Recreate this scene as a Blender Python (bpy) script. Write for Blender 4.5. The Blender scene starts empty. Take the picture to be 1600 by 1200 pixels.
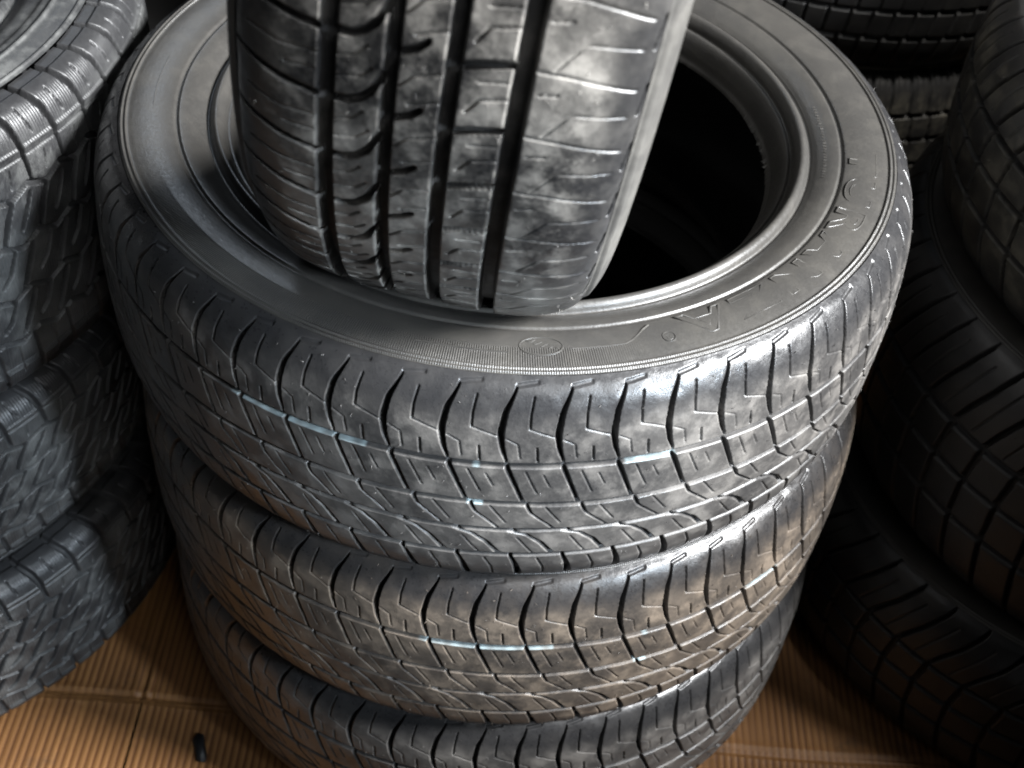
import bpy, bmesh, math, random
import numpy as np
from mathutils import Vector, Matrix, Euler

random.seed(7)
rng = np.random.default_rng(7)
S = bpy.context.scene
COL = S.collection

# ------------------------------------------------------------------ camera
cd = bpy.data.cameras.new("camera"); cam = bpy.data.objects.new("camera", cd); COL.objects.link(cam)
cd.sensor_width = 36.0
cd.lens = 2040.25 / 1600.0 * 36.0
cd.clip_start = 0.01; cd.clip_end = 60.0
FW = Vector((0.01748168, 0.70366586, -0.71031595)); RT = Vector((0.9961357, 0.04889817, 0.0729564)); UP = Vector((-0.08607008, 0.70884648, 0.70009186))
m = Matrix((RT, UP, -FW)).transposed().to_4x4()
m.translation = Vector((0.0, -0.84990, 0.55403))
cam.matrix_world = m
cd.dof.use_dof = True
cd.dof.focus_distance = 0.86
cd.dof.aperture_fstop = 9.0
S.camera = cam

# ------------------------------------------------------------------ world, lamps, exposure
W = bpy.data.worlds.new("World"); S.world = W; W.use_nodes = True
bg = W.node_tree.nodes["Background"]
bg.inputs[0].default_value = (0.75, 0.85, 1.0, 1); bg.inputs[1].default_value = 0.004

def area(name, direction, dist, target, sx, sy, power, col):
    l = bpy.data.lights.new(name, 'AREA'); l.shape = 'RECTANGLE'; l.size = sx; l.size_y = sy
    l.energy = power; l.color = col
    o = bpy.data.objects.new(name, l); COL.objects.link(o)
    d = Vector(direction).normalized(); t = Vector(target)
    o.location = t + d * dist
    o.rotation_euler = d.to_track_quat('Z', 'Y').to_euler()
    return o
def spot(name, direction, dist, target, half_angle, blend, power, col, soft):
    l = bpy.data.lights.new(name, 'SPOT'); l.energy = power; l.color = col
    l.spot_size = math.radians(2 * half_angle); l.spot_blend = blend; l.shadow_soft_size = soft
    o = bpy.data.objects.new(name, l); COL.objects.link(o)
    d = Vector(direction).normalized(); o.location = Vector(target) + d * dist
    o.rotation_euler = d.to_track_quat('Z', 'Y').to_euler()
    return o
spot("key_lamp", (0.80, -0.26, 0.53), 2.3, (-0.08, -0.05, 0.10), 18.0, 0.6, 1600.0, (0.97, 0.985, 1.0), 0.34)
f_ = area("front_fill", (0.42, -0.68, 0.62), 2.2, (-0.28, 0.0, 0.0), 0.9, 0.6, 1.0, (0.96, 0.98, 1.0)); f_.data.spread = math.radians(38)  # added soft fill, aimed away from the right stack
spot("side_fill", (0.76, -0.53, 0.46), 2.4, (-0.56, -0.05, -0.36), 11.0, 0.8, 260.0, (0.76, 0.88, 1.0), 0.10)  # added spot, its cone shaped to light the left stack alone
spot("back_lamp", (-0.24, 0.76, 0.60), 2.4, (-0.2, -0.22, 0), 9.0, 1.0, 70.0, (0.78, 0.88, 1.0), 0.45)
spot("top_fill", (0.02, -0.16, 1.0), 1.9, (0.56, 0.25, -0.02), 11.0, 0.8, 210.0, (1.0, 0.96, 0.89), 0.12)  # added spot, placed to brighten the right and back tyres

S.view_settings.view_transform = 'Standard'
S.view_settings.look = 'None'
S.view_settings.exposure = 0.0
S.view_settings.gamma = 1.0
S.view_settings.use_curve_mapping = False
S.render.engine = 'CYCLES'
S.cycles.max_bounces = 6
S.cycles.filter_width = 1.9

# ------------------------------------------------------------------ helpers
def tag(o, label=None, cat=None, group=None, kind=None):
    if label: o['label'] = label
    if cat: o['category'] = cat
    if group: o['group'] = group
    if kind: o['kind'] = kind
    return o

def empty(name, loc=(0, 0, 0), rot=(0, 0, 0)):
    o = bpy.data.objects.new(name, None); COL.objects.link(o)
    o.location = loc; o.rotation_euler = rot; o.empty_display_size = 0.1
    return o

def link_mesh(name, me, parent=None):
    o = bpy.data.objects.new(name, me); COL.objects.link(o)
    if parent: o.parent = parent
    return o

def grid_mesh(name, V, closed, mat, attrs=None, flip=False, smooth=True):
    """V: (rows, cols, 3) array -> quad mesh; closed wraps the columns."""
    nr, nc = V.shape[:2]
    me = bpy.data.meshes.new(name)
    me.vertices.add(nr * nc)
    me.vertices.foreach_set("co", V.astype(np.float32).ravel())
    i = np.arange(nr - 1)[:, None]
    j = np.arange(nc if closed else nc - 1)[None, :]
    j2 = (j + 1) % nc
    q = np.stack([i * nc + j, i * nc + j2, (i + 1) * nc + j2, (i + 1) * nc + j], -1).reshape(-1, 4)
    if flip: q = q[:, ::-1]
    n = len(q)
    me.loops.add(n * 4); me.polygons.add(n)
    me.loops.foreach_set("vertex_index", q.astype(np.int32).ravel())
    me.polygons.foreach_set("loop_start", np.arange(0, 4 * n, 4, dtype=np.int32))
    me.polygons.foreach_set("use_smooth", np.full(n, smooth, dtype=bool))
    for k, a in (attrs or {}).items():
        at = me.attributes.new(k, 'FLOAT', 'POINT')
        at.data.foreach_set("value", a.astype(np.float32).ravel())
    me.update(calc_edges=True); me.validate()
    me.materials.append(mat)
    return me

def add_to_mesh(me, verts, faces, smooth=True):
    """append loose geometry (vent hairs) to an existing mesh through bmesh"""
    bm = bmesh.new(); bm.from_mesh(me)
    vs = [bm.verts.new(v) for v in verts]
    for f in faces:
        fc = bm.faces.new([vs[i] for i in f]); fc.smooth = smooth
    n0 = len(bm.verts) - len(verts)
    wl = bm.verts.layers.float.get("wear")
    if wl is not None:
        for v in vs: v[wl] = 1.0
    bm.to_mesh(me); bm.free()

def sm(x):
    x = np.clip(x, 0, 1); return x * x * (3 - 2 * x)

# ------------------------------------------------------------------ materials
def rubber(name, dust_col=(0.13, 0.115, 0.10), dust=0.6, rough=0.42, base=0.016, hatch=0.0, patch=1.0, even=0.0):
    mt = bpy.data.materials.new(name); mt.use_nodes = True
    nt = mt.node_tree; N = nt.nodes; L = nt.links
    b = N["Principled BSDF"]
    tc = N.new("ShaderNodeTexCoord"); oi = N.new("ShaderNodeObjectInfo")
    rnd = N.new("ShaderNodeMath"); rnd.operation = 'MULTIPLY'; rnd.inputs[1].default_value = 37.0
    L.new(oi.outputs["Random"], rnd.inputs[0])
    def noise(scale, detail, rough_=0.55):
        n = N.new("ShaderNodeTexNoise"); n.noise_dimensions = '4D'
        n.inputs["Scale"].default_value = scale; n.inputs["Detail"].default_value = detail; n.inputs["Roughness"].default_value = rough_
        L.new(tc.outputs["Object"], n.inputs["Vector"]); L.new(rnd.outputs[0], n.inputs["W"])
        return n.outputs["Fac"]
    def ramp(src, a, c):
        r = N.new("ShaderNodeMapRange"); r.interpolation_type = 'SMOOTHSTEP'
        r.inputs["From Min"].default_value = a; r.inputs["From Max"].default_value = c
        L.new(src, r.inputs["Value"]); return r.outputs[0]
    def math_(op, a, c):
        n = N.new("ShaderNodeMath"); n.operation = op
        for i, v in enumerate((a, c)):
            if isinstance(v, (int, float)): n.inputs[i].default_value = v
            else: L.new(v, n.inputs[i])
        return n.outputs[0]
    def attr(k):
        n = N.new("ShaderNodeAttribute"); n.attribute_name = k; return n.outputs["Fac"]
    big = ramp(noise(13, 3), 0.38, 0.68)
    mid = ramp(noise(52, 7, 0.68), 0.44, 0.64)
    fine = ramp(noise(420, 3), 0.3, 0.75)
    g = attr("groove")
    k = math_('ADD', math_('MULTIPLY', big, 0.45), math_('MULTIPLY', mid, 0.55 * patch))
    k = math_('ADD', k, math_('MULTIPLY', fine, 0.16))
    k = math_('ADD', math_('MULTIPLY', k, 1.0 - even), even * 0.55)
    k = math_('MULTIPLY', k, dust)
    keep = math_('SUBTRACT', 1.0, math_('MULTIPLY', g, 0.75))
    k = math_('MULTIPLY', math_('MULTIPLY', k, keep), attr("wear"))
    k = math_('MINIMUM', k, 1.0)
    mx = N.new("ShaderNodeMixRGB")
    mx.inputs[1].default_value = (base, base, base * 1.06, 1)
    tint = N.new("ShaderNodeMixRGB"); tint.blend_type = 'MULTIPLY'; tint.inputs[0].default_value = 1.0
    tint.inputs[1].default_value = (*dust_col, 1); L.new(oi.outputs["Color"], tint.inputs[2]); L.new(tint.outputs[0], mx.inputs[2])
    L.new(k, mx.inputs[0])
    mp = N.new("ShaderNodeMixRGB"); L.new(mx.outputs[0], mp.inputs[1]); mp.inputs[2].default_value = (0.30, 0.38, 0.40, 1)  # pale colour of the reflection painted on the groove wall
    L.new(attr("painted_glint"), mp.inputs[0])
    L.new(mp.outputs[0], b.inputs["Base Color"])
    rr = math_('ADD', math_('MULTIPLY', k, 0.30), rough)
    rr = math_('ADD', rr, math_('MULTIPLY', math_('SUBTRACT', fine, 0.5), 0.12))
    rr = math_('ADD', rr, math_('MULTIPLY', g, 0.25))
    L.new(rr, b.inputs["Roughness"])
    b.inputs["IOR"].default_value = 1.5
    # fine surface grain, and the fine radial hatching moulded on the wall
    bp = N.new("ShaderNodeBump"); bp.inputs["Strength"].default_value = 0.22; bp.inputs["Distance"].default_value = 0.0006
    L.new(noise(900, 2), bp.inputs["Height"])
    out = bp.outputs[0]
    b2 = N.new("ShaderNodeBump"); b2.inputs["Strength"].default_value = 0.22; b2.inputs["Distance"].default_value = 0.0012
    L.new(noise(120, 3), b2.inputs["Height"]); L.new(out, b2.inputs["Normal"]); out = b2.outputs[0]
    if hatch:
        sp = N.new("ShaderNodeSeparateXYZ"); L.new(tc.outputs["Object"], sp.inputs[0])
        at = math_('ARCTAN2', sp.outputs[1], sp.outputs[0])
        wv = math_('SINE', math_('MULTIPLY', at, 1150.0), 0.0)
        hb = N.new("ShaderNodeBump"); hb.inputs["Strength"].default_value = hatch; hb.inputs["Distance"].default_value = 0.0006
        L.new(math_('MULTIPLY', wv, attr("band")), hb.inputs["Height"]); L.new(out, hb.inputs["Normal"]); out = hb.outputs[0]
    L.new(out, b.inputs["Normal"])
    return mt

M_tread = rubber("worn_rubber", dust_col=(0.17, 0.158, 0.145), dust=0.85, rough=0.31, even=0.25)
M_side = rubber("sidewall_rubber", dust_col=(0.115, 0.106, 0.090), dust=0.52, rough=0.31, hatch=0.5, patch=0.7, even=0.65)
M_lean = rubber("worn_grey_rubber", dust_col=(0.31, 0.292, 0.265), dust=0.95, rough=0.34)
M_lug = rubber("lug_rubber", dust_col=(0.120, 0.122, 0.118), dust=0.62, rough=0.46)
M_shaded = rubber("shaded_rubber", dust_col=(0.036, 0.034, 0.029), dust=0.3, rough=0.42)  # dust held dark: the shade of these stacks is in the colour
M_liner = rubber("liner_rubber", dust_col=(0.03, 0.03, 0.03), dust=0.1, rough=0.65, base=0.006)

# ------------------------------------------------------------------ tyre section
def spline(pts, n):
    """Catmull-Rom through pts, n samples equally spaced in arc length"""
    P = np.array(pts, float)
    Q = np.vstack([2 * P[0] - P[1], P, 2 * P[-1] - P[-2]])
    out = []
    for i in range(1, len(Q) - 2):
        t = np.linspace(0, 1, 40, endpoint=False)[:, None]
        a, b, c, d = Q[i - 1], Q[i], Q[i + 1], Q[i + 2]
        out.append(0.5 * (2 * b + (c - a) * t + (2 * a - 5 * b + 4 * c - d) * t ** 2 + (3 * b - a - 3 * c + d) * t ** 3))
    out.append(P[-1:]); C = np.vstack(out)
    s = np.r_[0, np.cumsum(np.hypot(*np.diff(C, axis=0).T))]
    u = np.linspace(0, s[-1], n)
    return np.stack([np.interp(u, s, C[:, 0]), np.interp(u, s, C[:, 1])], -1), u

HALF = [(0.316, 0.0), (0.3157, 0.02), (0.3148, 0.04), (0.3130, 0.057), (0.3105, 0.070), (0.3068, 0.0805), (0.3020, 0.0885), (0.2965, 0.0945), (0.2912, 0.0976)]

def tread_profile(n, k=1.0, w=1.0, half=HALF):
    up = [(r * k, z * w) for r, z in half]
    full = up[::-1] + [(r, -z) for r, z in up[1:]]
    P, s = spline(full, n)
    a = s[-1] / 2 - s                      # arc position, positive towards the upper shoulder
    T = np.gradient(P, axis=0); T /= np.linalg.norm(T, axis=1)[:, None]
    Nn = np.stack([-T[:, 1], T[:, 0]], -1)  # outward
    if Nn[len(Nn) // 2, 0] < 0: Nn = -Nn
    return P, a, Nn

def build_tread(name, mat, pitches, cpp, rows, depth_fn, k=1.0, w=1.0, glint_fn=None, half=HALF, hairs=0, seed=1, wob=0.0004, incline=0.0):
    P, a, Nn = tread_profile(rows, k, w, half)
    nc = pitches * cpp
    th = np.arange(nc) / nc * 2 * np.pi
    u = np.arange(nc) / cpp                     # pitch coordinate; the real pitches vary in length
    r_ = np.random.default_rng(seed)
    warp = sum(r_.uniform(0.12, 0.22) / f * np.sin(2 * np.pi * f * u / pitches * 1.0 + r_.uniform(0, 6)) for f in (3, 7, 11))
    th = th + warp * 2 * np.pi / pitches
    pl = 2 * np.pi * 0.316 * k / pitches
    A = a[:, None]; U = u[None, :]
    D, G = depth_fn(A, U, pl, a)
    wobble = wob * (np.sin(th * 5 + 1.3)[None, :] * np.cos(A * 40) + 0.6 * np.sin(th * 13)[None, :] * np.sin(A * 90 + 1))
    nz = r_.normal(size=(max(4, rows // 14), nc // 14))
    # soft scuffed unevenness of the block faces
    rr = np.linspace(0, nz.shape[0] - 1, rows); cc = np.linspace(0, nz.shape[1], nc, endpoint=False)
    r0 = np.floor(rr).astype(int); r1 = np.minimum(r0 + 1, nz.shape[0] - 1); fr = sm(rr - r0)[:, None]
    c0 = np.floor(cc).astype(int) % nz.shape[1]; c1 = (c0 + 1) % nz.shape[1]; fc = sm(cc - np.floor(cc))[None, :]
    scuff = (nz[r0][:, c0] * (1 - fr) + nz[r1][:, c0] * fr) * (1 - fc) + (nz[r0][:, c1] * (1 - fr) + nz[r1][:, c1] * fr) * fc
    off = -D + wobble + 0.00012 * scuff
    R = P[:, 0][:, None] + off * Nn[:, 0][:, None]
    Z = P[:, 1][:, None] + off * Nn[:, 1][:, None]
    TH = th[None, :] + incline * D / (0.316 * k)      # cross slots cut at a slant
    V = np.stack([R * np.cos(TH), R * np.sin(TH), Z + 0 * TH], -1)
    at = dict(groove=G, wear=np.broadcast_to(0.12 + 0.88 * sm((0.086 - np.abs(A)) / 0.022), D.shape))
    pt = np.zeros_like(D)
    if glint_fn is not None: pt = glint_fn(A, U, th[None, :], D)
    at['painted_glint'] = pt
    me = grid_mesh(name, V, True, mat, at, flip=True)
    if hairs:
        vs, fs = [], []
        for _ in range(hairs):
            i = int(r_.integers(int(rows * 0.04), int(rows * 0.96))); j = int(r_.integers(0, nc))
            if D[i, j] > 0.0008: continue
            n3 = np.array([Nn[i, 0] * np.cos(th[j]), Nn[i, 0] * np.sin(th[j]), Nn[i, 1]])
            t1 = np.array([-np.sin(th[j]), np.cos(th[j]), 0]); t2 = np.cross(n3, t1)
            ang = r_.uniform(0, 6.28); bd = t1 * np.cos(ang) + t2 * np.sin(ang)
            ln = r_.uniform(0.0008, 0.0028); rad = r_.uniform(0.00022, 0.00040)
            base = V[i, j] - n3 * 0.0003
            ix = len(vs)
            for q in range(4):
                f = q / 3
                c = base + n3 * ln * (f - 0.25 * f * f) + bd * ln * 0.75 * f * f
                rd = rad * (1 - 0.55 * f)
                for m_ in range(4):
                    aa = m_ * math.pi / 2
                    vs.append(c + rd * (t1 * math.cos(aa) + t2 * math.sin(aa)))
            for q in range(3):
                for m_ in range(4):
                    b0 = ix + q * 4 + m_; b1 = ix + q * 4 + (m_ + 1) % 4
                    fs.append((b0, b1, b1 + 4, b0 + 4))
            fs.append(tuple(ix + 12 + m_ for m_ in range(4)))
        add_to_mesh(me, vs, fs)
    return me

# ---- groove and slot primitives (depth in metres)
def ring(A, a0, w, depth, e=0.0005, wave=0.0):
    return depth * sm((w / 2 + e - np.abs(A - a0 - wave)) / (2 * e))

def slot(A, U, pl, a1d, pts, w, depth, e=0.0006, off=0.0, endsoft=0.002):
    """slot per pitch: pts = [(a, u)...] centre line from top to bottom; w a width or list of widths at pts"""
    P = np.array(sorted(pts), float)
    a = a1d
    # smooth centre line
    def cr(x, xs, ys):
        return np.interp(x, xs, ys)
    xs = P[:, 0]; ys = P[:, 1]
    fine_x = np.linspace(xs[0], xs[-1], 200)
    fy = np.interp(fine_x, xs, ys)
    kn = np.ones(25) / 25
    fy = np.convolve(np.r_[np.full(12, fy[0]), fy, np.full(12, fy[-1])], kn, mode='valid') if len(xs) > 2 else fy
    c = np.interp(a, fine_x, fy)
    dc = np.gradient(c, a) * pl
    cs = 1 / np.sqrt(1 + dc * dc)
    if isinstance(w, (list, tuple)):
        ws = np.array([ww for _, ww in sorted(zip([q[0] for q in pts], w))])
        wd = np.interp(a, xs, ws)
    else: wd = np.full_like(a, w)
    fr = (U - c[:, None] - off + 0.5) % 1.0 - 0.5
    d = np.abs(fr) * pl * cs[:, None]
    ends = sm((a - xs[0]) / endsoft + 0.5) * sm((xs[-1] - a) / endsoft + 0.5)
    return depth * sm((wd[:, None] / 2 + e - d) / (2 * e)) * ends[:, None]

def hslot(A, U, pl, u0, u1, a0, a1, w, depth, e=0.0006):
    """line running mostly round the tyre: from (u0,a0) to (u1,a1)"""
    fr = (U - u0) % 1.0
    L = u1 - u0
    t = fr / L
    am = a0 + (a1 - a0) * t
    dep = depth * sm((w / 2 + e - np.abs(A - am)) / (2 * e))
    return dep * sm((1 - t) * L * pl / 0.002 + 0.5) * (fr < L + 0.05)

def mx(*ds):
    o = ds[0]
    for d in ds[1:]: o = np.maximum(o, d)
    return o

# ---- pattern of the three tyres of the middle stack
def pat_main(A, U, pl, a):
    g = mx(ring(A, 0.041, 0.0042, 0.0066), ring(A, 0.005, 0.0036, 0.0060), ring(A, -0.022, 0.0030, 0.0050), ring(A, -0.051, 0.0038, 0.0058))
    g = mx(g, slot(A, U, pl, a, [(0.0975, 0.01), (0.093, -0.04), (0.082, -0.17), (0.066, -0.23), (0.053, -0.17), (0.044, -0.08)], [0.0008, 0.0012, 0.0030, 0.0036, 0.0024, 0.0006], 0.0085, e=0.0005, endsoft=0.003))
    g = mx(g, hslot(A, U, pl, 0.0, 0.40, 0.0985, 0.1010, 0.0026, 0.0009, e=0.0009))
    si = slot(A, U, pl, a, [(0.092, 0.32), (0.080, 0.27), (0.070, 0.27)], 0.0008, 0.0026, e=0.0006)
    si = mx(si, hslot(A, U, pl, 0.28, 0.74, 0.0700, 0.0640, 0.0006, 0.0014))
    si = mx(si, hslot(A, U, pl, -0.12, 0.10, 0.0625, 0.0580, 0.0006, 0.0014), slot(A, U, pl, a, [(0.058, 0.09), (0.047, 0.14)], 0.0006, 0.0014))
    si = mx(si, slot(A, U, pl, a, [(0.056, 0.42), (0.0445, 0.45)], 0.0009, 0.0024))
    g = mx(g, slot(A, U, pl, a, [(0.040, -0.08), (0.006, 0.28)], [0.0030, 0.0018], 0.0042, e=0.0005))
    si = mx(si, slot(A, U, pl, a, [(0.036, 0.26), (0.016, 0.50)], 0.0007, 0.0016), slot(A, U, pl, a, [(0.033, 0.58), (0.022, 0.72)], 0.0006, 0.0013))
    g = mx(g, slot(A, U, pl, a, [(0.005, 0.34), (-0.004, 0.44), (-0.021, 0.92)], [0.0026, 0.0012, 0.0008], 0.0032, e=0.0005))
    si = mx(si, slot(A, U, pl, a, [(0.002, 0.70), (-0.014, 1.00)], 0.0007, 0.0016))
    g = mx(g, slot(A, U, pl, a, [(-0.0225, 0.02), (-0.027, 0.42), (-0.036, 0.70), (-0.050, 0.96)], [0.0012, 0.0018, 0.0026, 0.0026], 0.0040, e=0.0005))
    si = mx(si, slot(A, U, pl, a, [(-0.030, 0.24), (-0.048, 0.56)], 0.0007, 0.0016))
    g = mx(g, slot(A, U, pl, a, [(-0.052, 0.16), (-0.066, 0.30), (-0.080, 0.38), (-0.096, 0.40)], [0.0020, 0.0030, 0.0048, 0.0028], 0.0052, e=0.0005))
    si = mx(si, slot(A, U, pl, a, [(-0.056, 0.68), (-0.070, 0.84), (-0.082, 0.88)], 0.0008, 0.0020))
    return np.maximum(g, si), sm(g / 0.003)

def glint_main(A, U, th, D):  # light reflected off the groove walls, painted as pale streaks
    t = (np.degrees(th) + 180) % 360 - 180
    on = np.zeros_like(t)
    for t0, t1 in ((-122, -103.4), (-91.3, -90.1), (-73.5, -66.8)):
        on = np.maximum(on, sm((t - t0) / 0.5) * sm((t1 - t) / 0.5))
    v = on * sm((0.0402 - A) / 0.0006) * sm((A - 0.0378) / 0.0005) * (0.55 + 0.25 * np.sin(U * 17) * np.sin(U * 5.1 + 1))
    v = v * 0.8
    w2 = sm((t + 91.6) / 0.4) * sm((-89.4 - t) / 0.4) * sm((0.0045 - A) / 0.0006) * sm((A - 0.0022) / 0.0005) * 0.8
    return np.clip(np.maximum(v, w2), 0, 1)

HALF_LEAN = [(0.316, 0.0), (0.3157, 0.02), (0.3148, 0.04), (0.3132, 0.056), (0.3108, 0.068), (0.3075, 0.0775), (0.3035, 0.0855), (0.2990, 0.0910), (0.2950, 0.0936)]
# ---- pattern of the tyre standing in the hole (u runs downwards in the picture, a to the right)
def pat_lean(A, U, pl, a):
    # four straight wide grooves
    g = mx(ring(A, -0.047, 0.0074, 0.0088, e=0.0007), ring(A, -0.018, 0.0062, 0.0088, e=0.0007), ring(A, 0.009, 0.0068, 0.0088, e=0.0007), ring(A, 0.0395, 0.0084, 0.0090, e=0.0007))
    # ribs: left shoulder, second, third, fourth, right shoulder
    g = mx(g, slot(A, U, pl, a, [(-0.098, -0.16), (-0.090, -0.12), (-0.070, 0.00), (-0.0515, 0.06)], [0.0012, 0.0030, 0.0034, 0.0034], 0.0080, e=0.0005, endsoft=0.005))
    g = mx(g, slot(A, U, pl, a, [(-0.0437, 0.04), (-0.037, 0.03), (-0.031, -0.05), (-0.0260, -0.20), (-0.0205, -0.52)], [0.0038, 0.0038, 0.0038, 0.0036, 0.0030], 0.0098, e=0.0005))
    g = mx(g, slot(A, U, pl, a, [(-0.015, 0.12), (-0.0075, 0.02), (-0.0025, -0.10)], [0.0036, 0.0034, 0.0024], 0.0095, e=0.0005))
    g = mx(g, slot(A, U, pl, a, [(0.012, 0.12), (0.022, 0.04), (0.0355, -0.03)], [0.0042, 0.0040, 0.0032], 0.0095, e=0.0005))
    g = mx(g, slot(A, U, pl, a, [(0.0435, 0.00), (0.060, 0.02), (0.076, 0.10), (0.092, 0.20)], [0.0014, 0.0010, 0.0010, 0.0012], 0.0010, e=0.0008, endsoft=0.004))
    si = mx(slot(A, U, pl, a, [(-0.088, 0.42), (-0.070, 0.48), (-0.052, 0.44)], 0.0008, 0.0022), slot(A, U, pl, a, [(-0.068, 0.74), (-0.052, 0.70)], 0.0008, 0.0020),
            slot(A, U, pl, a, [(-0.043, 0.40), (-0.035, 0.32), (-0.029, 0.16)], 0.0009, 0.0024), slot(A, U, pl, a, [(-0.043, 0.70), (-0.032, 0.62), (-0.026, 0.46)], 0.0008, 0.0022),
            slot(A, U, pl, a, [(-0.0145, 0.62), (-0.008, 0.42), (0.005, 0.30)], 0.0009, 0.0026), slot(A, U, pl, a, [(-0.009, 0.86), (0.0052, 0.72)], 0.0008, 0.0022),
            slot(A, U, pl, a, [(0.0165, 0.78), (0.022, 0.56), (0.035, 0.48)], 0.0009, 0.0026), slot(A, U, pl, a, [(0.0205, 0.30), (0.034, 0.24)], 0.0007, 0.0014))
    si = mx(si, slot(A, U, pl, a, [(0.052, 0.98), (0.060, 0.68), (0.064, 0.56), (0.090, 0.60)], 0.0006, 0.0012, e=0.0006),
            slot(A, U, pl, a, [(0.047, 0.34), (0.056, 0.30)], 0.0007, 0.0014))
    si = mx(si, hslot(A, U, pl, 0.15, 0.62, 0.0985, 0.0955, 0.0016, 0.0024))
    return np.maximum(g, si), sm(g / 0.003)

# ---- chunky all-terrain pattern of the left stack (u increases to the right, a up)
HALF_LUG = [(0.316, 0.0), (0.3158, 0.025), (0.3152, 0.045), (0.314, 0.064), (0.3118, 0.078), (0.3075, 0.0875), (0.3005, 0.0935), (0.292, 0.0965), (0.2835, 0.0980)]
def pat_lug(A, U, pl, a):
    zz = (U % 1.0)
    zig = 0.0030 * (np.abs(zz - 0.5) * 4 - 1)
    g = mx(ring(A, 0.050, 0.0034, 0.0075, wave=zig), ring(A, 0.017, 0.0030, 0.0075, wave=zig), ring(A, -0.017, 0.0030, 0.0075, wave=-zig), ring(A, -0.050, 0.0034, 0.0075, wave=-zig))
    # shoulder notches, open towards the wall
    g = mx(g, slot(A, U, pl, a, [(0.120, -0.14), (0.104, -0.10), (0.090, 0.02), (0.076, 0.10), (0.052, 0.16)], [0.0040, 0.0052, 0.0050, 0.0036, 0.0026], 0.0070, e=0.0010, endsoft=0.004))
    g = mx(g, slot(A, U, pl, a, [(-0.052, 0.30), (-0.076, 0.40), (-0.092, 0.50), (-0.104, 0.56)], [0.0030, 0.0034, 0.0024, 0.0010], 0.0046, e=0.0009, endsoft=0.004))
    # slanting slots of the centre, two in each pitch
    for o_ in (0.0, 0.5):
        w_ = 0.0046 if o_ == 0 else 0.0032
        g = mx(g, slot(A, U, pl, a, [(0.047, 0.52 + o_), (0.036, 0.30 + o_), (0.019 + 0.006 * (o_ > 0), 0.08 + o_)], [w_ * 0.7, w_, w_ * 0.8], 0.0082, e=0.0008))
        g = mx(g, slot(A, U, pl, a, [(0.014, 0.80 + o_), (0.000, 0.56 + o_), (-0.014 + 0.007 * (o_ > 0), 0.32 + o_)], [w_ * 0.7, w_, w_ * 0.8], 0.0082, e=0.0008))
        g = mx(g, slot(A, U, pl, a, [(-0.019, 0.55 + o_), (-0.034, 0.30 + o_), (-0.047 + 0.007 * (o_ > 0), 0.08 + o_)], [w_ * 0.7, w_, w_ * 0.8], 0.0082, e=0.0008))
    si = mx(ring(A, 0.0700, 0.0012, 0.0018), ring(A, -0.0700, 0.0012, 0.0018))
    si = mx(si, slot(A, U, pl, a, [(0.066, 0.66), (0.054, 0.60)], 0.0010, 0.0036), slot(A, U, pl, a, [(0.098, 0.42), (0.080, 0.52)], 0.0010, 0.0030), slot(A, U, pl, a, [(-0.055, 0.84), (-0.080, 0.90)], 0.0010, 0.0036))
    ser = 0.00050 * (0.5 + 0.5 * np.sin(U * 2 * np.pi * 14)) * sm((0.098 - np.abs(A)) / 0.004)
    d = np.maximum(g, si)
    d = np.where(d < 0.0005, d + ser, d)
    ridge = sm((0.0017 - np.abs(A - 0.0745)) / 0.001) + sm((0.0017 - np.abs(A + 0.0745)) / 0.001)
    d = np.where(g < 0.001, d - 0.0011 * ridge, d)
    d = d + 0.0018 * sm((np.abs(A) - 0.1065) / 0.0025)
    return d, sm(g / 0.003)

# ---- right stack: long curved shoulder slots, two straight grooves
def pat_arc(A, U, pl, a):
    g = mx(ring(A, 0.034, 0.0058, 0.0068, e=0.0009), ring(A, 0.0, 0.0054, 0.0066, e=0.0009), ring(A, -0.036, 0.0058, 0.0068, e=0.0009))
    g = mx(g, slot(A, U, pl, a, [(0.104, 0.44), (0.096, 0.40), (0.075, 0.14), (0.055, -0.18), (0.036, -0.44)], [0.0014, 0.0030, 0.0036, 0.0036, 0.0030], 0.0080, e=0.0006, endsoft=0.004))
    g = mx(g, slot(A, U, pl, a, [(0.033, 0.56), (0.001, 0.46)], 0.0040, 0.0055, e=0.0008))
    g = mx(g, slot(A, U, pl, a, [(-0.001, 0.46), (-0.035, 0.50)], 0.0036, 0.0055, e=0.0008))
    g = mx(g, slot(A, U, pl, a, [(-0.037, 0.50), (-0.06, 0.62), (-0.10, 0.80)], [0.0030, 0.0040, 0.0028], 0.0058, e=0.0008))
    si = mx(slot(A, U, pl, a, [(0.090, 0.80), (0.060, 0.40), (0.040, 0.14)], 0.0008, 0.0022), slot(A, U, pl, a, [(0.028, 0.66), (0.004, 0.38)], 0.0008, 0.002))
    return np.maximum(g, si), sm(g / 0.003)

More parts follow.
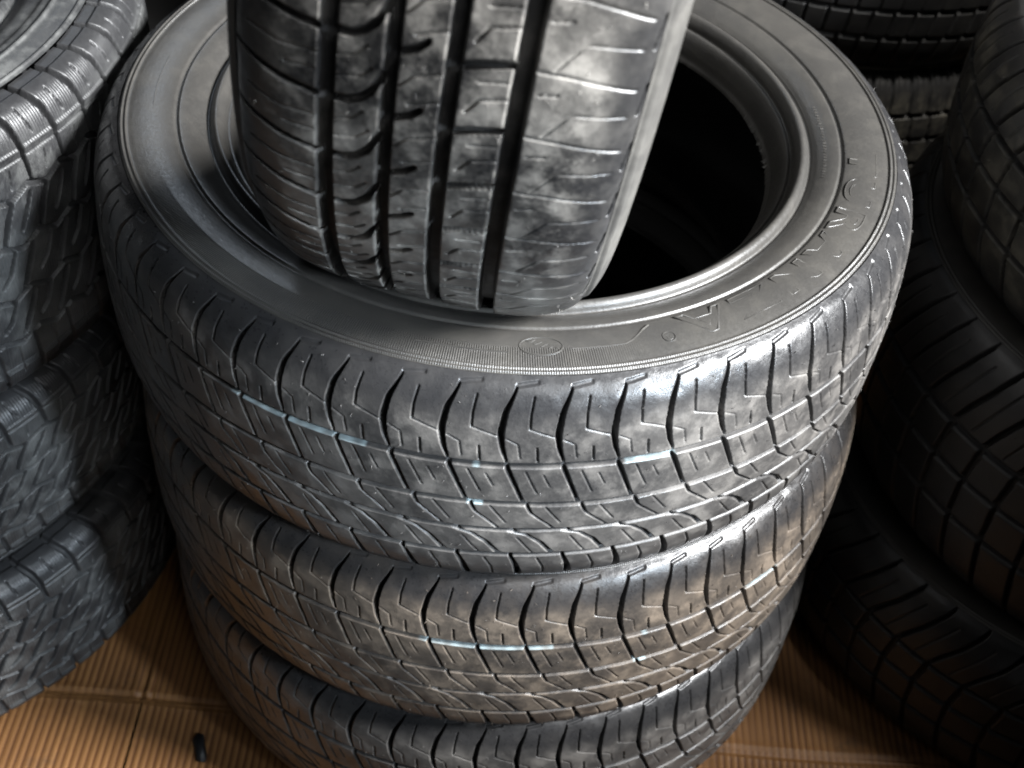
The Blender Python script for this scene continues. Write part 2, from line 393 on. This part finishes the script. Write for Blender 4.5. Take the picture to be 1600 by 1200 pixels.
# ---- back stack: straight cross slots
def pat_bar(A, U, pl, a):
    g = mx(ring(A, 0.050, 0.0056, 0.0066), ring(A, 0.017, 0.0056, 0.0066), ring(A, -0.017, 0.0056, 0.0066), ring(A, -0.050, 0.0056, 0.0066))
    g = mx(g, slot(A, U, pl, a, [(0.108, 0.0), (0.08, 0.0), (0.051, 0.06)], [0.0020, 0.0034, 0.0030], 0.0058, endsoft=0.004))
    g = mx(g, slot(A, U, pl, a, [(-0.051, 0.06), (-0.08, 0.0), (-0.108, 0.0)], [0.0030, 0.0034, 0.0020], 0.0058, endsoft=0.004))
    g = mx(g, slot(A, U, pl, a, [(0.049, 0.3), (0.018, 0.4)], 0.0030, 0.0045), slot(A, U, pl, a, [(0.016, 0.6), (-0.016, 0.6)], 0.0026, 0.0045), slot(A, U, pl, a, [(-0.018, 0.4), (-0.049, 0.3)], 0.0030, 0.0045))
    si = mx(slot(A, U, pl, a, [(0.098, 0.34), (0.056, 0.38)], 0.0008, 0.0020), slot(A, U, pl, a, [(0.098, 0.67), (0.056, 0.70)], 0.0008, 0.0020))
    return np.maximum(g, si), sm(g / 0.003)

# ------------------------------------------------------------------ sidewall, bead, inner liner
WALL = [(0.2908, 0.0978), (0.2900, 0.0981), (0.2894, 0.0990), (0.2886, 0.0991), (0.2880, 0.0984), (0.2868, 0.0986), (0.2862, 0.0994), (0.2852, 0.0992), (0.2846, 0.0981), (0.2800, 0.0990), (0.2740, 0.0998), (0.2670, 0.1001), (0.2600, 0.0997),
        (0.2528, 0.0984), (0.2512, 0.0970), (0.2500, 0.0962), (0.2488, 0.0968), (0.2474, 0.0976), (0.2410, 0.0962), (0.2340, 0.0930), (0.2300, 0.0902)]
BEAD = [(0.2300, 0.0902), (0.2284, 0.0886), (0.2268, 0.0892), (0.2250, 0.0926), (0.2222, 0.0945), (0.2196, 0.0935), (0.2170, 0.0900), (0.2155, 0.0868), (0.2148, 0.0840), (0.2138, 0.0838), (0.2118, 0.0836), (0.2085, 0.0790), (0.2052, 0.0715), (0.2032, 0.0655), (0.2012, 0.0625), (0.2006, 0.0605)]
LINER = [(0.2006, 0.0605), (0.2030, 0.0595), (0.2100, 0.0690), (0.2250, 0.0810), (0.2450, 0.0890), (0.2700, 0.0915), (0.2900, 0.0830), (0.3000, 0.0600), (0.3030, 0.0300), (0.3040, 0.0), (0.3030, -0.0300), (0.3000, -0.0600), (0.2900, -0.0830), (0.2700, -0.0915), (0.2450, -0.0890), (0.2250, -0.0810), (0.2100, -0.0690), (0.2030, -0.0595), (0.2006, -0.0605)]

def lathe(name, pts, n, cols, mat, k=1.0, w=1.0, band=None, jag=0.0, shrink=None, rk=None, seed=3):
    P, s = spline(pts, n)
    if rk: P[:, 0] = rk(P[:, 0])
    else: P[:, 0] *= k
    P[:, 1] *= w
    th = np.arange(cols) / cols * 2 * np.pi
    r = np.repeat(P[:, 0][:, None], cols, 1); z = np.repeat(P[:, 1][:, None], cols, 1)
    r_ = np.random.default_rng(seed)
    if jag:
        j = np.abs(r_.normal(size=cols)) * jag * (0.5 + 0.5 * np.sin(th * 6 + 1)) + jag * 0.25 * (np.arange(cols) % 5 == 0)
        fall = np.exp(-np.arange(n)[::-1] / 1.5)
        r = r - j[None, :] * fall[:, None]
    r = r + 0.0003 * np.sin(th * 3 + 0.5)[None, :]
    V = np.stack([r * np.cos(th), r * np.sin(th), z], -1)
    b = np.zeros(r.shape)
    if band is not None:
        b = band(P[:, 0] / k, th)
    z0 = np.zeros(r.shape)
    return grid_mesh(name, V, True, mat, dict(groove=z0, band=b, painted_glint=z0, wear=z0 + 1.0), flip=True)

def hatch_band(r, th):
    t = (np.degrees(th) + 180) % 360 - 180
    b1 = sm((r - 0.2842) / 0.001) * sm((0.2905 - r) / 0.0006) * 0.4                             # outer rings, all the way round
    b2 = sm((r - 0.2690) / 0.001) * sm((0.2842 - r) / 0.001)
    w = sm((t + 160) / 40) * sm((-68 - t) / 14)
    return b1[:, None] * np.ones_like(t)[None, :] + b2[:, None] * w[None, :]

ME_wall = lathe("sidewall", WALL, 110, 900, M_side, band=hatch_band)
ME_bead = lathe("bead", BEAD, 56, 1500, M_side, jag=0.0011)
ME_liner = lathe("inner_liner", LINER, 60, 240, M_liner)

def make_tyre(name, loc, tread_me, wall_me=None, bead_me=None, liner_me=None, rot=(0, 0, 0), spin=0.0, scale=(1, 1, 1)):
    """Empty at the tyre's centre; tread, two sidewalls, two beads and the liner are its parts"""
    t = empty(name, loc)
    R = Euler(rot).to_matrix() @ Matrix.Rotation(spin, 3, 'Z')
    t.rotation_euler = R.to_euler(); t.scale = scale
    link_mesh("tread", tread_me, t)
    for flip in (0, 1):
        wl = link_mesh("sidewall", wall_me or ME_wall, t)
        bd = link_mesh("bead", bead_me or ME_bead, wl)
        if flip: wl.rotation_euler = (math.pi, 0, 0)
    link_mesh("inner_liner", liner_me or ME_liner, t)
    return t

# ------------------------------------------------------------------ floor and cardboard
FLOOR = -0.6
def noise_mat(name, c1, c2, scale, rough=0.8):
    mt = bpy.data.materials.new(name); mt.use_nodes = True
    nt = mt.node_tree; N = nt.nodes; L = nt.links; b = N["Principled BSDF"]
    tc = N.new("ShaderNodeTexCoord"); n = N.new("ShaderNodeTexNoise"); n.inputs["Scale"].default_value = scale; n.inputs["Detail"].default_value = 6
    r = N.new("ShaderNodeValToRGB"); r.color_ramp.elements[0].color = (*c1, 1); r.color_ramp.elements[1].color = (*c2, 1)
    L.new(tc.outputs["Object"], n.inputs["Vector"]); L.new(n.outputs["Fac"], r.inputs[0]); L.new(r.outputs[0], b.inputs["Base Color"])
    b.inputs["Roughness"].default_value = rough
    return mt
M_floor = noise_mat("concrete", (0.012, 0.011, 0.010), (0.030, 0.028, 0.026), 6)
bm = bmesh.new(); bmesh.ops.create_grid(bm, x_segments=2, y_segments=2, size=4)
me = bpy.data.meshes.new("floor"); bm.to_mesh(me); bm.free(); me.materials.append(M_floor)
fl = link_mesh("floor", me); fl.location = (0, 0.8, FLOOR - 0.006); tag(fl, kind='structure')

def cardboard_mat():
    mt = bpy.data.materials.new("cardboard"); mt.use_nodes = True
    nt = mt.node_tree; N = nt.nodes; L = nt.links; b = N["Principled BSDF"]
    tc = N.new("ShaderNodeTexCoord")
    n1 = N.new("ShaderNodeTexNoise"); n1.inputs["Scale"].default_value = 7; n1.inputs["Detail"].default_value = 5
    mp = N.new("ShaderNodeMapping"); mp.inputs["Scale"].default_value = (160, 9, 1)
    n2 = N.new("ShaderNodeTexNoise"); n2.inputs["Scale"].default_value = 1; n2.inputs["Detail"].default_value = 4
    L.new(tc.outputs["Object"], n1.inputs["Vector"]); L.new(tc.outputs["Object"], mp.inputs["Vector"]); L.new(mp.outputs[0], n2.inputs["Vector"])
    r = N.new("ShaderNodeValToRGB")
    r.color_ramp.elements[0].position = 0.3; r.color_ramp.elements[0].color = (0.125, 0.054, 0.015, 1)
    r.color_ramp.elements[1].position = 0.75; r.color_ramp.elements[1].color = (0.265, 0.128, 0.042, 1)
    add = N.new("ShaderNodeMath"); add.operation = 'MULTIPLY_ADD'; add.inputs[1].default_value = 0.5
    h = N.new("ShaderNodeMath"); h.operation = 'MULTIPLY'; h.inputs[1].default_value = 0.5
    L.new(n1.outputs["Fac"], h.inputs[0]); L.new(n2.outputs["Fac"], add.inputs[0]); L.new(h.outputs[0], add.inputs[2])
    L.new(add.outputs[0], r.inputs[0])
    # the liner sits glued on the flutes: soaked stripes between them
    at = N.new("ShaderNodeAttribute"); at.attribute_name = "flute"
    mxn = N.new("ShaderNodeMixRGB"); mxn.blend_type = 'MULTIPLY'; mxn.inputs[2].default_value = (0.46, 0.36, 0.28, 1)
    L.new(at.outputs["Fac"], mxn.inputs[0]); L.new(r.outputs[0], mxn.inputs[1]); L.new(mxn.outputs[0], b.inputs["Base Color"])
    b.inputs["Roughness"].default_value = 0.62
    n3 = N.new("ShaderNodeTexNoise"); n3.inputs["Scale"].default_value = 22; n3.inputs["Detail"].default_value = 8; n3.inputs["Roughness"].default_value = 0.72
    L.new(tc.outputs["Object"], n3.inputs["Vector"])
    st = N.new("ShaderNodeMapRange"); st.inputs["From Min"].default_value = 0.55; st.inputs["From Max"].default_value = 0.72; st.inputs["To Max"].default_value = 0.65
    L.new(n3.outputs["Fac"], st.inputs["Value"])
    dm = N.new("ShaderNodeMixRGB"); dm.inputs[2].default_value = (0.045, 0.026, 0.014, 1)
    L.new(st.outputs[0], dm.inputs[0]); L.new(mxn.outputs[0], dm.inputs[1]); L.new(dm.outputs[0], b.inputs["Base Color"])
    bp = N.new("ShaderNodeBump"); bp.inputs["Strength"].default_value = 0.4; bp.inputs["Distance"].default_value = 0.0008
    L.new(n2.outputs["Fac"], bp.inputs["Height"]); L.new(bp.outputs[0], b.inputs["Normal"])
    return mt
M_card = cardboard_mat()

def panel_mesh(name, x0, x1, y0, y1, creases_x=(), creases_y=(), lift=None):
    nx = int((x1 - x0) / 0.00085); ny = max(24, int((y1 - y0) / 0.006))
    x = np.linspace(x0, x1, nx); y = np.unique(np.r_[np.linspace(y0, y1, ny), np.linspace(y0, min(y1, y0 + 0.02), 14), np.linspace(max(y0, y1 - 0.02), y1, 14)])
    X, Y = np.meshgrid(x, y)
    ph = X / 0.0071 * 2 * np.pi + 0.5 * np.sin(Y * 9) + 0.9 * np.sin(X * 23)
    wv = np.sin(ph)
    fl_ = sm((wv * -1 - 0.15) / 0.7)
    flat = np.ones_like(X)
    Z = np.zeros_like(X)
    dr = np.random.default_rng(int(abs(x0 * 1000) + abs(y0 * 100)))
    for _ in range(int(40 * (x1 - x0) * (y1 - y0) / 0.5) + 10):       # crushed spots
        cx, cy, sx, sy = dr.uniform(x0, x1), dr.uniform(y0, y1), dr.uniform(0.004, 0.03), dr.uniform(0.01, 0.06)
        gs = np.exp(-((X - cx) / sx) ** 2 - ((Y - cy) / sy) ** 2); flat = flat * (1 - 0.8 * gs); Z = Z - 0.0007 * gs
    for c, wd, dp in creases_y:         # score lines running along x
        d = np.abs(Y - c - 0.002 * np.sin(X * 14)); flat *= 1 - 0.8 * np.exp(-(d / wd) ** 2); Z -= dp * np.exp(-(d / (wd * 0.5)) ** 2); Z += dp * 0.6 * np.exp(-((d - wd) / (wd * 0.6)) ** 2)
    for c, wd, dp, yl, yh in creases_x:  # creases running along y
        d = np.abs(X - c - 0.004 * np.sin(Y * 11)); mk = sm((Y - yl) / 0.01) * sm((yh - Y) / 0.03)
        Z -= mk * dp * np.exp(-(d / (wd * 0.5)) ** 2); Z += mk * dp * 0.7 * np.exp(-((d - wd) / (wd * 0.6)) ** 2)
    Z += flat * 0.00030 * wv + 0.0008 * np.sin(X * 7 + 1) * np.sin(Y * 6)
    if lift is not None: Z += lift(X, Y)
    top = np.stack([X, Y, Z], -1)
    me = grid_mesh(name, top[::-1], False, M_card, dict(flute=(fl_ * (0.25 + 0.75 * flat))[::-1]), flip=True)
    # turned-down edges give the sheet its thickness
    edge = []
    ring_pts = list(top[0]) + list(top[1:, -1]) + list(top[-1, -2::-1]) + list(top[-2:0:-1, 0])
    vs, fs = [], []
    for p in ring_pts: vs.append(tuple(p)); vs.append((p[0], p[1], -0.0042))
    n = len(ring_pts)
    for i in range(n):
        j = (i + 1) % n
        fs.append((2 * i, 2 * i + 1, 2 * j + 1, 2 * j))
    add_to_mesh(me, vs, fs)
    return me

card = empty("cardboard_sheet", (0, 0, FLOOR - 0.0012))
tag(card, "flattened brown corrugated cardboard box spread under the tyre stacks", "cardboard")
FOLD = -0.186; SLIT = -0.3125
link_mesh("main_panel", panel_mesh("main_panel", -1.1, 1.1, FOLD, 0.75, creases_x=((SLIT + 0.001, 0.006, 0.0016, FOLD - 0.01, 0.12), (SLIT + 0.012, 0.004, 0.0010, FOLD - 0.01, 0.12)), creases_y=((FOLD + 0.002, 0.006, 0.0014),)), card)
link_mesh("flap", panel_mesh("flap", -1.1, SLIT - 0.0013, FOLD - 0.19, FOLD - 0.0008, creases_y=((FOLD - 0.003, 0.004, 0.0010),), lift=lambda X, Y: 0.0012 * sm((FOLD - Y) / 0.1) * sm((X + 0.5) / 0.19)), card)
link_mesh("flap", panel_mesh("flap", SLIT + 0.0013, 1.1, FOLD - 0.19, FOLD - 0.0008, creases_y=((FOLD - 0.003, 0.004, 0.0010),)), card)

# small dark scrap lying on the cardboard
def scrap():
    bm = bmesh.new()
    o = [(-0.006, -0.017), (0.004, -0.021), (0.007, -0.012), (0.006, 0.010), (0.0075, 0.017), (-0.001, 0.020), (-0.007, 0.013), (-0.0055, -0.004)]
    lo = [bm.verts.new((x, y, 0)) for x, y in o]; hi = [bm.verts.new((x * 0.86, y * 0.92, 0.0034 + 0.0014 * math.sin(i * 1.7))) for i, (x, y) in enumerate(o)]
    n = len(o)
    bm.faces.new(hi); bm.faces.new(lo[::-1])
    for i in range(n): bm.faces.new((lo[i], lo[(i + 1) % n], hi[(i + 1) % n], hi[i]))
    bmesh.ops.bevel(bm, geom=[e for e in bm.edges], offset=0.0008, segments=2, affect='EDGES')
    for f in bm.faces: f.smooth = True
    me = bpy.data.meshes.new("rubber_scrap"); bm.to_mesh(me); bm.free()
    mt = bpy.data.materials.new("black_plastic"); mt.use_nodes = True
    b = mt.node_tree.nodes["Principled BSDF"]; b.inputs["Base Color"].default_value = (0.012, 0.012, 0.013, 1); b.inputs["Roughness"].default_value = 0.28
    nz = mt.node_tree.nodes.new("ShaderNodeTexNoise"); nz.inputs["Scale"].default_value = 300
    bp = mt.node_tree.nodes.new("ShaderNodeBump"); bp.inputs["Strength"].default_value = 0.3; bp.inputs["Distance"].default_value = 0.001
    mt.node_tree.links.new(nz.outputs["Fac"], bp.inputs["Height"]); mt.node_tree.links.new(bp.outputs[0], b.inputs["Normal"])
    me.materials.append(mt)
    o = link_mesh("rubber_scrap", me); o.location = (-0.246, -0.232, FLOOR - 0.0004); o.rotation_euler = (0, 0, 0.35); o.scale = (0.85, 0.8, 0.8)
    tag(o, "small dark oblong scrap lying on the cardboard by the slit", "scrap")
scrap()

# ------------------------------------------------------------------ middle stack
ME_main = build_tread("main_tread", M_tread, 54, 60, 400, pat_main, glint_fn=glint_main, hairs=1100, seed=11)
GM = "car tyres of the middle stack"
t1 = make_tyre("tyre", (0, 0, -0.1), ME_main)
tag(t1, "top tyre of the middle stack with ribbed sidewall facing up under the standing tyre", "tyre", GM)
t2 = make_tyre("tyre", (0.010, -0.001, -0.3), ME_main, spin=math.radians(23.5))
for c_ in t2.children_recursive: c_.color = (1.22, 1.04, 0.86, 1) if c_.name.startswith('tread') else (0.35, 0.35, 0.35, 1)  # brown tread dust; walls and beads darkened to paint shade in the hole
tag(t2, "second tyre down in the middle stack with dusty brown tread", "tyre", GM)
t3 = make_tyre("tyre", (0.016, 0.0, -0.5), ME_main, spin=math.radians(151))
tag(t3, "lowest tyre of the middle stack standing on the cardboard", "tyre", GM)

# raised writing and marks on the upper wall of the top tyre
wall_top = [c for c in t1.children if c.name.startswith("sidewall")][0]
def text_piece(bm, ch, r, deg, h, zb, raise_=0.0005, wide=1.0):
    cu = bpy.data.curves.new("t", 'FONT'); cu.body = ch; cu.size = h * 1.38; cu.align_x = 'CENTER'
    cu.fill_mode = 'NONE'; cu.extrude = 0.0; cu.bevel_depth = raise_; cu.bevel_resolution = 2; cu.offset = 0.0006
    ob = bpy.data.objects.new("t", cu); COL.objects.link(ob)
    dg = bpy.context.evaluated_depsgraph_get(); me = bpy.data.meshes.new_from_object(ob.evaluated_get(dg))
    bpy.data.objects.remove(ob); bpy.data.curves.remove(cu)
    n0 = len(bm.verts); bm.from_mesh(me); bpy.data.meshes.remove(me)
    bm.verts.ensure_lookup_table()
    for v in list(bm.verts)[n0:]:
        x, y, z = v.co
        rr = r + y; a = math.radians(deg) - (x * wide) / (r + h * 0.5)   # tops point outwards, reads clockwise
        v.co = (rr * math.cos(a), rr * math.sin(a), zb + z)

def stroke(bm, path, w, zb, h=0.0006):
    """raised line through polar points (r, deg)"""
    P = [np.array((r * math.cos(math.radians(d)), r * math.sin(math.radians(d)))) for r, d in path]
    n = len(P); rows = []
    for i, p in enumerate(P):
        t = (P[min(i + 1, n - 1)] - P[max(i - 1, 0)]); t /= np.linalg.norm(t); nn = np.array((-t[1], t[0]))
        rows.append([bm.verts.new((*(p + nn * w * 0.5), zb)), bm.verts.new((*(p + nn * w * 0.25), zb + h)), bm.verts.new((*(p - nn * w * 0.25), zb + h)), bm.verts.new((*(p - nn * w * 0.5), zb))])
    for i in range(n - 1):
        for k in range(3):
            f = bm.faces.new((rows[i][k], rows[i][k + 1], rows[i + 1][k + 1], rows[i + 1][k]))
    bm.faces.new(rows[0]); bm.faces.new(rows[-1][::-1])

def finish(bm, name, parent, mat):
    bmesh.ops.recalc_face_normals(bm, faces=bm.faces[:])
    me = bpy.data.meshes.new(name); bm.to_mesh(me); bm.free(); me.materials.append(mat)
    at = me.attributes.new('wear', 'FLOAT', 'POINT'); at.data.foreach_set('value', np.ones(len(me.vertices), np.float32))
    return link_mesh(name, me, parent)

bm = bmesh.new()
ZL = 0.0998
for ch, d in zip("TURANZA", (-8.5, -16.6, -24.6, -33.0, -41.8, -50.8, -59.6)):
    text_piece(bm, ch, 0.2560, d, 0.0200, ZL - 0.0002, raise_=0.0006 if d in (-24.6, -59.6) else 0.00038, wide=1.75)
arc = lambda r, c, rad, n=20: [(math.hypot(r * math.cos(math.radians(c)) + rad * math.cos(q), r * math.sin(math.radians(c)) + rad * math.sin(q)),
                               math.degrees(math.atan2(r * math.sin(math.radians(c)) + rad * math.sin(q), r * math.cos(math.radians(c)) + rad * math.cos(q)))) for q in np.linspace(0, 2 * math.pi, n)]
stroke(bm, arc(0.2705, -66.0, 0.0042), 0.0012, ZL)
text_piece(bm, "R", 0.2685, -66.0, 0.0042, ZL, raise_=0.0003, wide=1.0)
finish(bm, "lettering", wall_top, M_side)
bm = bmesh.new()
oval = [(0.2678 + 0.0078 * math.sin(q), -83.6 + 2.9 * math.cos(q)) for q in np.linspace(0, 2 * math.pi, 30)]
stroke(bm, oval, 0.0013, ZL)
for k in range(4):
    stroke(bm, [(0.2630 + 0.0022 * k + 0.0012 * math.sin(q * 3 + k), -85.6 + 1.0 * k + q) for q in np.linspace(0, 1.2, 8)], 0.0010, ZL)
finish(bm, "emblem", wall_top, M_side)
def line_piece(name, path, w, zb=ZL, h=0.0006):
    bm = bmesh.new(); stroke(bm, path, w, zb, h); finish(bm, name, wall_top, M_side)
line_piece("raised_line", [(0.2700, d) for d in np.linspace(-79.6, -72.2, 16)] + [(0.2680, -71.2), (0.2640, -70.0), (0.2600, -69.0), (0.2570, -67.8)], 0.0012)
for d0, d1, r in ((-96, -87.6, 0.2690), (-100, -88, 0.2740), (140, 152, 0.268), (128, 139, 0.262), (118, 140, 0.276), (176, 190, 0.266)):
    line_piece("raised_line", [(r, d) for d in np.linspace(d0, d1, 16)], 0.0010)
bm = bmesh.new()
for i in range(26):
    d = 9 - i * 0.9 + random.uniform(-.1, .1); r = 0.2385
    stroke(bm, [(r - 0.0016, d), (r + 0.0016, d + random.uniform(-.25, .25))], 0.0007, 0.0951, h=0.0005)
finish(bm, "small_lettering", wall_top, M_side)

# ------------------------------------------------------------------ tyre standing in the hole of the stack
ME_lean = build_tread("lean_tread", M_lean, 55, 56, 300, pat_lean, k=0.321 / 0.316, w=1.0, half=HALF_LEAN, hairs=900, seed=5, incline=0.75)
WALL_LEAN = [(0.2948, 0.0938), (0.2936, 0.0946), (0.2928, 0.0962), (0.2915, 0.0978), (0.2900, 0.0984), (0.2860, 0.1004), (0.2790, 0.1028), (0.2700, 0.1040), (0.2600, 0.1025)] + WALL[12:]
M_side2 = rubber("pale_sidewall_rubber", dust_col=(0.135, 0.128, 0.114), dust=0.9, rough=0.42, patch=0.7, even=0.5)
ME_wall2 = lathe("sidewall", WALL_LEAN, 90, 600, M_side2, k=0.321 / 0.316)
ME_bead2 = lathe("bead", BEAD, 40, 600, M_side, k=0.321 / 0.316)
ME_liner2 = lathe("inner_liner", LINER, 60, 240, M_liner, k=0.321 / 0.316)
ya, ti = math.radians(-6.346), math.radians(-5.092)
az = Vector((math.cos(ya) * math.cos(ti), math.sin(ya) * math.cos(ti), math.sin(ti)))
e2 = (Vector((0, 0, 1)) - az * az.z).normalized(); e1 = az.cross(e2)
if e1.y > 0: e1 = -e1
ey = az.cross(e1)
lean_rot = Matrix((e1, ey, az)).transposed()
lt = make_tyre("tyre", (0.0, -0.041, 0.2555), ME_lean, ME_wall2, ME_bead2, ME_liner2, rot=lean_rot.to_euler(), spin=0.0)
tag(lt, "wide grooved grey tyre standing upright in the hole of the middle stack", "tyre")

# ------------------------------------------------------------------ left stack
ME_lug = build_tread("lug_tread", M_lug, 58, 52, 300, pat_lug, k=1.055, w=1.0, half=HALF_LUG, hairs=120, seed=21)
KL = 1.055
WALL_L = [(0.2835, 0.0980), (0.2815, 0.0984), (0.2805, 0.0994), (0.2790, 0.0994), (0.2780, 0.0986), (0.2700, 0.0998), (0.2650, 0.1000), (0.2635, 0.1012), (0.2615, 0.1012), (0.2600, 0.0998), (0.2540, 0.0990), (0.2500, 0.0976), (0.2410, 0.0962), (0.2340, 0.0930), (0.2300, 0.0902)]
ME_wall3 = lathe("sidewall", WALL_L, 90, 480, M_lug, k=KL)
ME_bead3 = lathe("bead", BEAD, 40, 480, M_lug, k=KL)
ME_liner3 = lathe("inner_liner", LINER, 60, 200, M_liner, k=KL)
GL = "chunky tyres of the left stack"
for (x, y, zc, w, spin, lab) in ((-0.645, 0.026, -0.505, 0.95, 0.3, "lowest chunky off-road tyre of the left stack resting on the cardboard"),
                            (-0.656, 0.042, -0.322, 0.88, 1.1, "middle chunky off-road tyre of the left stack with zigzag tread"),
                            (-0.640, 0.058, -0.109, 1.25, 2.0, "top chunky off-road tyre of the left stack with big shoulder lugs")):
    t = make_tyre("tyre", (x, y, zc), ME_lug, ME_wall3, ME_bead3, ME_liner3, spin=spin, scale=(1, 1, w))
    tag(t, lab, "tyre", GL)

# ------------------------------------------------------------------ right stack
ME_arc = build_tread("arc_tread", M_shaded, 54, 36, 220, pat_arc, hairs=500, seed=31)
GR = "tyres of the dark right stack"
for (x, y, zc, w, spin, lab) in ((0.640, 0.075, -0.500, 1.0, 0.2, "lowest tyre of the right stack almost lost in shadow on the cardboard"),
                            (0.668, 0.075, -0.267, 1.24, 0.9, "middle tyre of the right stack almost lost in shadow"),
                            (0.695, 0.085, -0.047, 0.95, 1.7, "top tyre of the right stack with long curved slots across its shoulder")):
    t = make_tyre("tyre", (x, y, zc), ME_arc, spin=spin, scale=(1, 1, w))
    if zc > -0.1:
        for c_ in t.children_recursive: c_.color = (8.0, 7.8, 7.1, 1)  # raised dust tint paints overhead light onto this tyre
    tag(t, lab, "tyre", GR)

# ------------------------------------------------------------------ back stack
ME_bar = build_tread("bar_tread", M_shaded, 84, 22, 180, pat_bar, seed=41)
GB = "tyres of the stack at the back"
zc = FLOOR
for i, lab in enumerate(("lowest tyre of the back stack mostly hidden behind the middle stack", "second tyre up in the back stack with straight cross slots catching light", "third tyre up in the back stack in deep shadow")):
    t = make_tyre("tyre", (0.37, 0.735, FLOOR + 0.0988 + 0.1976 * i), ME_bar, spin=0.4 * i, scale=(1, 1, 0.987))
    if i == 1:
        for c_ in t.children_recursive: c_.color = (7.0, 6.8, 6.2, 1)  # dust tint raised so the lit look is in the colour
    tag(t, lab, "tyre", GB)
